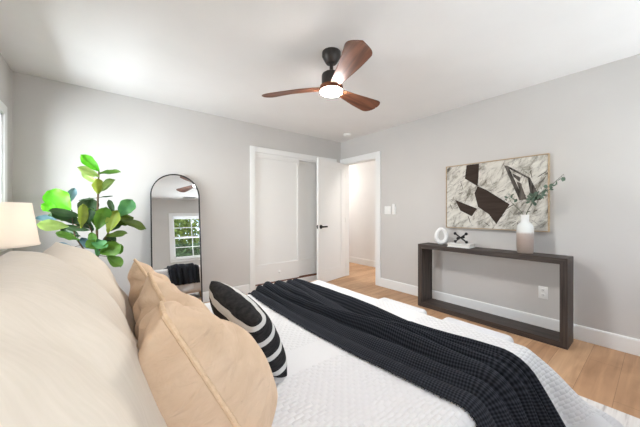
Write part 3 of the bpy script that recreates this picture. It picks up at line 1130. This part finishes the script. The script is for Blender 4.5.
def sprig(label, pts, leaves, seed):
    rnd = random.Random(seed)
    t = thing('eucalyptus_sprig', label, 'sprig', (VX, VY, KH + 0.30), 0, 'sprigs in the two-tone vase')
    b = MB()
    P = [Vector(p) for p in pts]
    # smooth the stem
    S = []
    for i in range(len(P) - 1):
        for k in range(5):
            S.append(P[i].lerp(P[i + 1], k / 5))
    S.append(P[-1])
    for _ in range(3):
        S = [S[0]] + [(S[i - 1] + S[i] * 2 + S[i + 1]) / 4 for i in range(1, len(S) - 1)] + [S[-1]]
    twigs = []
    b.tube(S, [0.0032 - 0.0018 * i / len(S) for i in range(len(S))], 6)
    lb = MB()
    n0 = int(len(S) * leaves[1])
    for k in range(leaves[0]):
        i = rnd.randint(n0, len(S) - 1)
        p = S[i]
        off = Vector((rnd.gauss(0, 1), rnd.gauss(0, 1), rnd.gauss(0, 1))).normalized() * rnd.uniform(0.012, leaves[2])
        q = p + off
        b.tube([p, q], [0.0012, 0.0008], 4)
        e = (off.normalized() + Vector((rnd.gauss(0, .4), rnd.gauss(0, .4), rnd.gauss(0, .4)))).normalized()
        f = e.orthogonal().normalized()
        f.rotate(Matrix.Rotation(rnd.uniform(0, 6.28), 3, e))
        L, W = rnd.uniform(0.028, 0.046), rnd.uniform(0.010, 0.017)
        nn = e.cross(f)
        lb.add([q, q + e * L * .3 + f * W * .8 - nn * .003, q + e * L * .65 + f * W - nn * .002, q + e * L, q + e * L * .65 - f * W - nn * .002, q + e * L * .3 - f * W * .8 - nn * .003, q + e * L * .5],
               [(0, 1, 6), (1, 2, 6), (2, 3, 6), (3, 4, 6), (4, 5, 6), (5, 0, 6)])
    b.build('stem', M['twig'], t, True)
    lb.build('leaves', M['eucalyptus'], t, True)


sprig('long eucalyptus sprig arching right past the edge of the painting', [(0, 0, -0.24), (0, 0, 0.07), (0.01, -0.06, 0.19), (0.02, -0.13, 0.29), (0.02, -0.20, 0.35), (0.0, -0.28, 0.43)], (22, 0.45, 0.028), 3)
sprig('bushy eucalyptus sprig in front of the painting\'s right edge', [(0.0, -0.006, -0.24), (0, -0.006, 0.07), (-0.02, -0.05, 0.16), (-0.03, -0.075, 0.235), (-0.02, -0.12, 0.275)], (34, 0.55, 0.035), 5)
sprig('thin eucalyptus sprig leaning left across the painting', [(0.0, 0.006, -0.24), (0, 0.006, 0.07), (-0.02, 0.06, 0.14), (-0.03, 0.11, 0.20), (-0.03, 0.125, 0.25)], (6, 0.6, 0.028), 9)

# ring sculpture: an egg-shaped loop standing on its end
b = MB()
pts, rads = [], []
N = 60
for k in range(N):
    a = 2 * PI * k / N
    y = 0.056 * math.cos(a)
    z = 0.082 * math.sin(a)
    y *= 1 - 0.16 * math.sin(a)
    pts.append((0, y, z + 0.112))
    rads.append(0.0225 - 0.004 * math.sin(a))
b.tube(pts, rads, 16, closed=True)
o = b.build('ring_sculpture', M['ceramic_white'], None, True, (3.17, 1.645, KH - 0.0015), (0, 0, R(38)))
tag(o, 'white egg-shaped ring sculpture on the left end of the console', 'sculpture')

# white book with a black jack on it
t = thing('book', 'white hardback book lying flat under the black jack ornament', 'book', (3.165, 1.41, KH), R(4))
b = MB()
b.box(-0.085, 0.085, -0.12, 0.12, 0.0, 0.004)
b.box(-0.085, 0.085, -0.12, 0.12, 0.036, 0.040)
b.box(0.080, 0.085, -0.12, 0.12, 0.004, 0.036)
b.build('cover', M['book_cover'], t)
b = MB()
b.box(-0.079, 0.080, -0.114, 0.114, 0.004, 0.036)
b.build('pages', M['pages'], t)
b = MB()
ax = [Vector((0.15, 0.83, 0.53)), Vector((0.05, 0.80, -0.60)), Vector((0.98, -0.16, 0.1))]
ax = [a.normalized() for a in ax]
LJ = [0.082, 0.078, 0.05]
for a, L in zip(ax, LJ):
    b.tube([a * -L, a * L], 0.0075, 10)
    for s in (-1, 1):
        b.ball(a * L * s, 0.0165, 8)
zmin = min(v[2] for v in b.v)
tag(b.build('jack_ornament', M['black_paint'], None, True, (3.165, 1.415, KH + 0.040 - zmin)), 'black six-armed jack ornament with ball ends on the white book', 'ornament')

# ------------------------------------------------------------------ painting
PY0, PY1, PZ0, PZ1 = 0.666, 1.668, 0.968, 1.728
t = thing('painting', 'framed abstract painting with dark angular shapes above the console', 'painting', (XR, (PY0 + PY1) / 2, (PZ0 + PZ1) / 2))
hy, hz = (PY1 - PY0) / 2, (PZ1 - PZ0) / 2
b = MB()
fw = 0.008
b.box(-0.050, -0.004, -hy, -hy + fw, -hz, hz)
b.box(-0.050, -0.004, hy - fw, hy, -hz, hz)
b.box(-0.050, -0.004, -hy + fw, hy - fw, hz - fw, hz)
b.box(-0.050, -0.004, -hy + fw, hy - fw, -hz, -hz + fw)
b.build('frame', M['frame_wood'], t)
b = MB()
b.box(-0.045, -0.008, -hy + fw + .003, hy - fw - .003, -hz + fw + .003, hz - fw - .003)


def paint(poly, mi, lift):
    pts = [((0.5 - u) * 2 * hy * 0.985, (v - 0.5) * 2 * hz * 0.985) for u, v in poly]
    lim = lambda p: (max(-hy + fw + .006, min(hy - fw - .006, p[0])), max(-hz + fw + .006, min(hz - fw - .006, p[1])))
    b.prism([lim(p) for p in pts], 'x', -0.0452 - lift, -0.0440, mi)


paint([(0.241, 1.0), (0.379, 0.995), (0.372, 0.762), (0.363, 0.644), (0.222, 0.781)], 1, 0.0004)
paint([(0.363, 0.644), (0.401, 0.621), (0.46, 0.578), (0.681, 0.359), (0.555, 0.075), (0.481, 0.218), (0.368, 0.329), (0.329, 0.541)], 1, 0.0006)
paint([(0.106, 0.447), (0.357, 0.304), (0.3, 0.184), (0.168, 0.276)], 1, 0.0004)
paint([(0.629, 0.918), (0.667, 0.902), (0.805, 0.421), (0.769, 0.408)], 2, 0.0004)
paint([(0.654, 0.913), (0.849, 0.72), (0.857, 0.685), (0.662, 0.875)], 2, 0.0006)
paint([(0.837, 0.722), (0.857, 0.713), (0.947, 0.406), (0.874, 0.417), (0.857, 0.517)], 2, 0.0004)
paint([(0.705, 0.792), (0.778, 0.724), (0.769, 0.667), (0.714, 0.747)], 2, 0.0008)
paint([(0.742, 0.671), (0.778, 0.652), (0.831, 0.419), (0.796, 0.421)], 2, 0.0008)
rnd = random.Random(21)
for k in range(120):
    u, v_ = rnd.uniform(0.03, 0.97), rnd.uniform(0.04, 0.96)
    if 0.22 < u < 0.66 and 0.12 < v_ < 0.98 and rnd.random() < 0.6:
        continue
    a_ = R(rnd.choice((35, 30, -40, 62, 5, -70)) + rnd.gauss(0, 9))
    L_, W_ = rnd.uniform(0.012, 0.06), rnd.uniform(0.0012, 0.0055)
    ca, sa = math.cos(a_), math.sin(a_)
    poly = [(-L_, -W_ * .2), (-L_ * .5, -W_), (L_ * .1, -W_ * .7), (L_ * .6, -W_), (L_, 0), (L_ * .5, W_ * .6), (-L_ * .1, W_), (-L_ * .7, W_ * .5)]
    poly = [(p[0] * ca - p[1] * sa, p[0] * sa + p[1] * ca) for p in poly]
    paint([(u + p[0] / (2 * hy), v_ + p[1] / (2 * hz)) for p in poly], 3 if rnd.random() < 0.72 else 2, 0.00015)
b.build('canvas', [M['canvas'], M['paint_brown'], M['paint_black'], M['paint_grey']], t)

# ------------------------------------------------------------------ wall and ceiling fittings
t = thing('electrical_outlet', 'white electrical outlet low on the wall inside the console frame', 'outlet', (XR, 0.72, 0.368))
b = MB()
b.box(-0.006, 0, -0.037, 0.037, -0.06, 0.06, bev=0.003)
b.build('cover_plate', M['white_plastic'], t, True)
for z in (-0.024, 0.024):
    b = MB()
    b.box(-0.0085, -0.005, -0.017, 0.017, z - 0.016, z + 0.016, bev=0.001)
    so = b.build('socket', M['white_plastic'], t, True)
    b = MB()
    b.box(-0.009, -0.008, -0.008, -0.005, z - 0.004, z + 0.008)
    b.box(-0.009, -0.008, 0.005, 0.008, z - 0.004, z + 0.008)
    b.box(-0.009, -0.008, -0.002, 0.002, z - 0.011, z - 0.007)
    b.build('slots', M['slot'], so)
t = thing('light_switch', 'white double light switch right of the doorway', 'switch', (XR, 2.595, 1.190))
b = MB()
b.box(-0.006, 0, -0.058, 0.058, -0.06, 0.06, bev=0.003)
b.build('cover_plate', M['white_plastic'], t, True)
for y in (-0.023, 0.023):
    b = MB()
    b.box(-0.010, -0.005, y - 0.016, y + 0.016, -0.033, 0.033, bev=0.002)
    b.build('rocker', M['white_plastic'], t, True)
t = thing('fan_remote', 'white remote control in a wall cradle beside the light switch', 'remote', (XR, 2.475, 1.20))
b = MB()
b.box(-0.012, 0, -0.028, 0.028, -0.075, 0.045, bev=0.004)
b.build('cradle', M['white_plastic'], t, True)
b = MB()
b.box(-0.028, -0.011, -0.022, 0.022, -0.065, 0.085, bev=0.006)
b.build('handset', M['white_plastic'], t, True)
b = MB()
b.lathe([(0.062, 0), (0.062, -0.012), (0.056, -0.030), (0.03, -0.036), (0.001, -0.036)], 32)
o = b.build('smoke_detector', M['white_plastic'], None, True, (3.10, 3.19, H))
tag(o, 'small round white smoke detector on the ceiling near the doorway', 'smoke detector')
t = thing('ceiling_vent', 'white slatted air vent in the ceiling near the window wall', 'vent', (1.72, -0.42, H))
b = MB()
for (x0, x1, y0, y1) in ((-0.17, 0.17, -0.10, -0.08), (-0.17, 0.17, 0.08, 0.10), (-0.17, -0.15, -0.08, 0.08), (0.15, 0.17, -0.08, 0.08)):
    b.box(x0, x1, y0, y1, -0.008, 0)
b.build('frame', M['white_plastic'], t)
b = MB()
b.box(-0.15, 0.15, -0.08, 0.08, -0.001, 0)
b.build('duct_opening', M['slot'], t)
for k in range(7):
    b = MB()
    y = -0.07 + k * 0.0233
    b.add([(-0.15, y, -0.002), (0.15, y, -0.002), (0.15, y + 0.012, -0.009), (-0.15, y + 0.012, -0.009), (-0.15, y, -0.0035), (0.15, y, -0.0035), (0.15, y + 0.012, -0.0105), (-0.15, y + 0.012, -0.0105)],
          [(0, 1, 2, 3), (7, 6, 5, 4), (0, 4, 5, 1), (2, 6, 7, 3), (1, 5, 6, 2), (0, 3, 7, 4)])
    b.build('slat', M['white_plastic'], t)
for y, lab in ((2.35, 'unseen round flush ceiling light added to brighten the hallway, just before the doorway'), (5.0, 'unseen round flush ceiling light added at the far end to even out the hallway')):
    t = thing('hall_fill_light', lab, 'ceiling light', (3.97, y, H), 0, 'added hallway ceiling lights')  # out of view, added so the hallway is evenly bright
    b = MB()
    b.lathe([(0.17, 0), (0.17, -0.02), (0.15, -0.022)], 32)
    b.build('rim', M['white_plastic'], t, True)
    b = MB()
    b.lathe([(0.15, -0.021), (0.14, -0.045), (0.09, -0.062), (0.001, -0.068)], 32)
    b.build('diffuser', M['hall_glow'], t, True)

# ------------------------------------------------------------------ ceiling fan
fan = thing('ceiling_fan', 'three-bladed walnut ceiling fan with dark bronze motor and lit lamp', 'ceiling fan', (1.416, 1.640, H))
b = MB()
b.lathe([(0.074, 0), (0.075, -0.030), (0.068, -0.045), (0.047, -0.082), (0.040, -0.090), (0.020, -0.093)], 36)
b.build('canopy', M['bronze'], fan, True)
b = MB()
b.lathe([(0.015, -0.08), (0.015, -0.21)], 16)
b.lathe([(0.022, -0.175), (0.022, -0.186), (0.026, -0.194)], 20)
b.build('down_rod', M['bronze'], fan, True)
b = MB()
b.lathe([(0.030, -0.161), (0.060, -0.167), (0.074, -0.177), (0.078, -0.189), (0.078, -0.269), (0.070, -0.275)], 40)
b.build('motor', M['bronze'], fan, True)
b = MB()
b.lathe([(0.080, -0.267), (0.092, -0.273), (0.094, -0.305), (0.090, -0.311)], 40)
b.build('hub', M['walnut'], fan, True)
b = MB()
b.lathe([(0.089, -0.310), (0.088, -0.319), (0.080, -0.325), (0.045, -0.329), (0.001, -0.330)], 40)
b.build('lamp_diffuser', M['fan_glow'], fan, True)


def blade_mesh():
    rs = [0.062 + (0.605 - 0.062) * (1 - (1 - i / 44) ** 1.4) for i in range(45)]
    vs, fs = [], []
    n = 16
    for r in rs:
        t = (r - 0.062) / (0.605 - 0.062)
        ch = 0.080 + 0.105 * min(1.0, max(0.0, (t - 0.05) / 0.8)) ** 0.9
        if t > 0.84:
            q_ = (t - 0.84) / 0.16
            ch *= max(0.06, (1 - q_ ** 2.4) ** 0.5) if q_ < 1 else 0.06
        pitch = R(6 + 8 * min(1, t * 1.8))
        sweep = 0.012 * math.sin(PI * t) - 0.012 * t
        zc = 0.004 + 0.006 * math.sin(PI * t)
        th = 0.016 - 0.008 * t
        for k in range(n):
            a = 2 * PI * k / n
            c = ch / 2 * math.cos(a)
            h = th / 2 * math.sin(a)
            camber = -0.010 * (1 - (2 * c / ch) ** 2) * -1
            yy = c + sweep
            vs.append((r, yy * math.cos(pitch), zc + h + camber - yy * math.sin(pitch)))
    for i in range(len(rs) - 1):
        for k in range(n):
            fs.append((i * n + k, i * n + (k + 1) % n, (i + 1) * n + (k + 1) % n, (i + 1) * n + k))
    fs.append(tuple(reversed(range(n))))
    fs.append(tuple((len(rs) - 1) * n + k for k in range(n)))
    return vs, fs


bv, bf = blade_mesh()
for an in (127, 248, 6):
    o = link_mesh('blade', bv, bf, M['walnut'], fan)
    o.location = (0, 0, -0.292)
    o.rotation_euler = (0, 0, R(an))

# ------------------------------------------------------------------ arched floor mirror leaning on the far wall
MW, MH, tilt = 0.525, 1.625, 6.3
mir = thing('floor_mirror', 'arched black-framed floor mirror leaning on the wall beside the closet', 'mirror', (0.655, YF - 0.034 - MH * math.sin(R(tilt)), 0.0))
mir.rotation_euler = (-R(tilt), 0, 0)


def arch(hw, top, bot, n=40):
    pts = [(-hw, bot), (hw, bot)]
    cz = top - hw
    for k in range(n + 1):
        a = PI * k / n
        pts.append((hw * math.cos(a), cz + hw * math.sin(a)))
    return pts


b = MB()
out, inn = arch(MW / 2, MH, 0.0), arch(MW / 2 - 0.011, MH - 0.011, 0.011)
n = len(out)
y0, y1 = -0.016, 0.012
vs = [(p[0], y0, p[1]) for p in out] + [(p[0], y0, p[1]) for p in inn] + [(p[0], y1, p[1]) for p in inn] + [(p[0], y1, p[1]) for p in out]
fs = []
for i in range(n):
    j = (i + 1) % n
    for k in range(4):
        k2 = (k + 1) % 4
        fs.append((k * n + i, k * n + j, k2 * n + j, k2 * n + i))
b.add(vs, fs)
b.build('frame', M['black_metal'], mir)
b = MB()
b.prism(arch(MW / 2 - 0.009, MH - 0.009, 0.009), 'y', -0.004, 0.002)
b.build('mirror_glass', M['mirror'], mir)
b = MB()
b.prism(arch(MW / 2 - 0.009, MH - 0.009, 0.009), 'y', 0.003, 0.009)
b.build('backing', M['black_paint'], mir)

# ------------------------------------------------------------------ fiddle-leaf plant
pl = thing('potted_fig_plant', 'tall fiddle-leaf fig plant with broad green leaves beside the arched mirror', 'plant', (-0.062, 3.13, 0))
px_, py_ = -0.062, 3.13
b = MB()
b.lathe([(0.11, 0), (0.125, 0.01), (0.155, 0.28), (0.158, 0.30), (0.148, 0.30), (0.142, 0.27), (0.10, 0.26)], 40)
b.build('pot', M['pot'], pl, True)
b = MB()
b.lathe([(0.144, 0.25), (0.143, 0.272), (0.08, 0.282), (0.001, 0.285)], 32)
b.build('soil', M['soil'], pl, True)


def rel(p):
    return Vector((p[0] - px_, p[1] - py_, p[2]))


STEMS = [
    [(-0.062, 3.13, 0.27), (-0.058, 3.125, 0.5), (-0.063, 3.12, 0.72), (-0.063, 3.12, 1.0), (-0.056, 3.12, 1.29), (-0.052, 3.115, 1.45), (-0.049, 3.115, 1.53)],
    [(-0.065, 3.13, 0.62), (-0.11, 3.125, 0.76), (-0.163, 3.12, 0.86), (-0.208, 3.12, 0.95), (-0.222, 3.115, 1.06), (-0.227, 3.11, 1.18)],
    [(-0.062, 3.12, 0.80), (-0.085, 3.12, 0.94), (-0.11, 3.12, 1.03), (-0.125, 3.13, 1.05)],
    [(-0.060, 3.12, 0.76), (-0.035, 3.12, 0.86), (0.0, 3.115, 0.94), (0.03, 3.11, 1.00), (0.065, 3.12, 1.10), (0.085, 3.125, 1.13)],
]
b = MB()
for i, S in enumerate(STEMS):
    P = [rel(p) for p in S]
    r0 = 0.013 if i == 0 else 0.008
    b.tube(P, [r0 * (1 - 0.6 * k / (len(P) - 1)) for k in range(len(P))], 8)
b.build('stem', M['stem'], pl, True)
stem_pts = []
for S in STEMS:
    P = [rel(p) for p in S]
    for i in range(len(P) - 1):
        for k in range(6):
            stem_pts.append(P[i].lerp(P[i + 1], k / 6))

LEAVES = [
 (-0.049, 3.12, 1.52, -0.162, 3.094, 1.644, 0.083, 'bright'),
 (-0.049, 3.1, 1.473, -0.178, 3.04, 1.532, 0.065, 'pale'),
 (-0.049, 3.11, 1.501, 0.094, 3.09, 1.529, 0.055, 'green'),
 (-0.055, 3.09, 1.321, -0.081, 3.025, 1.446, 0.083, 'olive'),
 (-0.049, 3.105, 1.322, 0.042, 3.047, 1.448, 0.083, 'dark_olive'),
 (-0.049, 3.14, 1.423, -0.165, 3.15, 1.504, 0.055, 'pale'),
 (-0.063, 3.15, 1.288, -0.189, 3.222, 1.269, 0.018, 'dark'),
 (-0.056, 3.12, 1.287, 0.043, 3.15, 1.31, 0.023, 'dark'),
 (-0.227, 3.11, 1.179, -0.356, 3.127, 1.327, 0.157, 'bright'),
 (-0.321, 3.13, 1.17, -0.406, 3.112, 1.219, 0.074, 'bright'),
 (-0.254, 3.145, 1.23, -0.218, 3.174, 1.362, 0.055, 'blue'),
 (-0.162, 3.095, 1.119, -0.347, 3.048, 1.17, 0.065, 'dark'),
 (-0.176, 3.12, 1.032, -0.334, 3.087, 1.154, 0.12, 'dark'),
 (-0.303, 3.135, 1.103, -0.434, 3.111, 1.106, 0.055, 'blue'),
 (-0.249, 3.08, 1.045, -0.42, 3.011, 1.069, 0.083, 'pale'),
 (-0.124, 3.135, 1.047, -0.12, 3.193, 1.279, 0.139, 'dark'),
 (-0.174, 3.08, 1.025, -0.141, 3.073, 1.214, 0.083, 'olive'),
 (-0.103, 3.09, 1.005, -0.274, 3.091, 1.037, 0.046, 'dark'),
 (-0.181, 3.095, 0.914, -0.317, 3.1, 0.98, 0.083, 'green'),
 (-0.222, 3.13, 0.853, -0.318, 3.109, 0.897, 0.046, 'blue'),
 (-0.098, 3.145, 0.841, -0.158, 3.151, 0.934, 0.074, 'blue'),
 (-0.069, 3.095, 1.003, -0.014, 3.083, 1.198, 0.111, 'green'),
 (-0.063, 3.15, 1.036, -0.093, 3.203, 1.18, 0.074, 'green'),
 (0.021, 3.08, 0.973, 0.079, 3.075, 1.162, 0.102, 'olive'),
 (0.072, 3.11, 1.098, 0.299, 3.138, 1.015, 0.092, 'dark_olive'),
 (0.095, 3.135, 1.125, 0.185, 3.109, 1.275, 0.12, 'sea'),
 (0.065, 3.145, 1.143, 0.029, 3.181, 1.264, 0.046, 'dark'),
 (0.051, 3.14, 1.07, 0.166, 3.177, 1.095, 0.092, 'dark_olive'),
 (0.0, 3.095, 0.937, 0.145, 3.071, 0.959, 0.065, 'dark_olive'),
 (-0.028, 3.075, 0.808, 0.112, 2.998, 0.875, 0.12, 'green'),
 (0.0, 3.095, 0.767, 0.093, 3.067, 0.661, 0.102, 'green'),
 (-0.102, 3.08, 0.918, 0.0, 2.999, 0.849, 0.083, 'sea'),
 (-0.075, 3.07, 0.874, -0.095, 3.063, 0.98, 0.065, 'green'),
 (-0.069, 3.105, 0.772, -0.021, 3.127, 0.882, 0.083, 'sea'),
 (-0.152, 3.15, 0.81, -0.245, 3.185, 0.763, 0.083, 'dark'),
 (0.043, 3.15, 0.903, 0.111, 3.16, 0.785, 0.092, 'green'),
 (-0.09, 3.16, 0.99, -0.20, 3.22, 1.09, 0.10, 'dark'),
 (-0.17, 3.15, 0.95, -0.29, 3.20, 1.02, 0.09, 'dark'),
 (-0.21, 3.14, 1.10, -0.31, 3.19, 1.16, 0.10, 'dark_olive'),
 (0.01, 3.15, 0.98, 0.10, 3.21, 1.10, 0.10, 'dark'),
 (0.08, 3.14, 1.10, 0.20, 3.19, 1.12, 0.10, 'dark_olive'),
 (-0.05, 3.15, 0.86, 0.05, 3.21, 0.93, 0.09, 'dark'),
 (-0.04, 3.08, 0.90, -0.13, 3.02, 0.86, 0.09, 'green'),
]
rnd = random.Random(11)
for (bx, by, bz, tx, ty, tz, wd, kind) in LEAVES:
    base, tip = rel((bx, by, bz)), rel((tx, ty, tz))
    ax_ = tip - base
    L = ax_.length * 1.08
    wd *= 1.25
    e = ax_.normalized()
    face = Vector((0.05, -1, 0.25)).normalized()
    face = (face - e * face.dot(e)).normalized()
    face.rotate(Matrix.Rotation(rnd.uniform(-0.75, 0.75), 3, e))
    side = e.cross(face)
    nu, nv = 12, 8
    curl = rnd.uniform(-0.35, 0.5)
    cup = rnd.uniform(0.25, 0.6)
    vs, fs = [], []
    for i in range(nu + 1):
        t_ = i / nu
        prof = math.sin(PI * min(1, t_ ** 1.15)) ** 0.6 * (0.62 + 0.45 * t_)
        prof *= 1 + 0.05 * math.sin(t_ * 17 + bx * 90)
        for j in range(nv + 1):
            s_ = 2 * j / nv - 1
            ripple = 0.05 * math.sin(t_ * 13 + bx * 70 + (2 if s_ > 0 else 0)) * abs(s_) ** 2
            vein = 0.016 * abs(math.sin(t_ * 20 - abs(s_) * 5))
            hgt = (cup * abs(s_) ** 1.2 * 0.5 + ripple - vein) * wd - curl * L * t_ * t_ * 0.45
            vs.append(base + e * L * t_ + side * s_ * wd * 0.5 * prof + face * hgt)
    for i in range(nu):
        for j in range(nv):
            q = i * (nv + 1) + j
            fs.append((q, q + 1, q + nv + 2, q + nv + 1))
    # petiole to the nearest stem point
    near = min(stem_pts, key=lambda p: (p - base).length)
    n0 = len(vs)
    mi = [0] * len(fs)
    if (near - base).length > 0.004:
        d_ = (base - near)
        o1 = d_.orthogonal().normalized() * 0.0028
        o2 = d_.cross(o1).normalized() * 0.0028
        for p in (near, base + e * 0.01):
            vs += [p + o1, p + o2, p - o1, p - o2]
        for k in range(4):
            fs.append((n0 + k, n0 + (k + 1) % 4, n0 + 4 + (k + 1) % 4, n0 + 4 + k))
            mi.append(1)
    link_mesh('leaf', vs, fs, None, pl, True, [LEAFM[kind], M['stem']], mi)
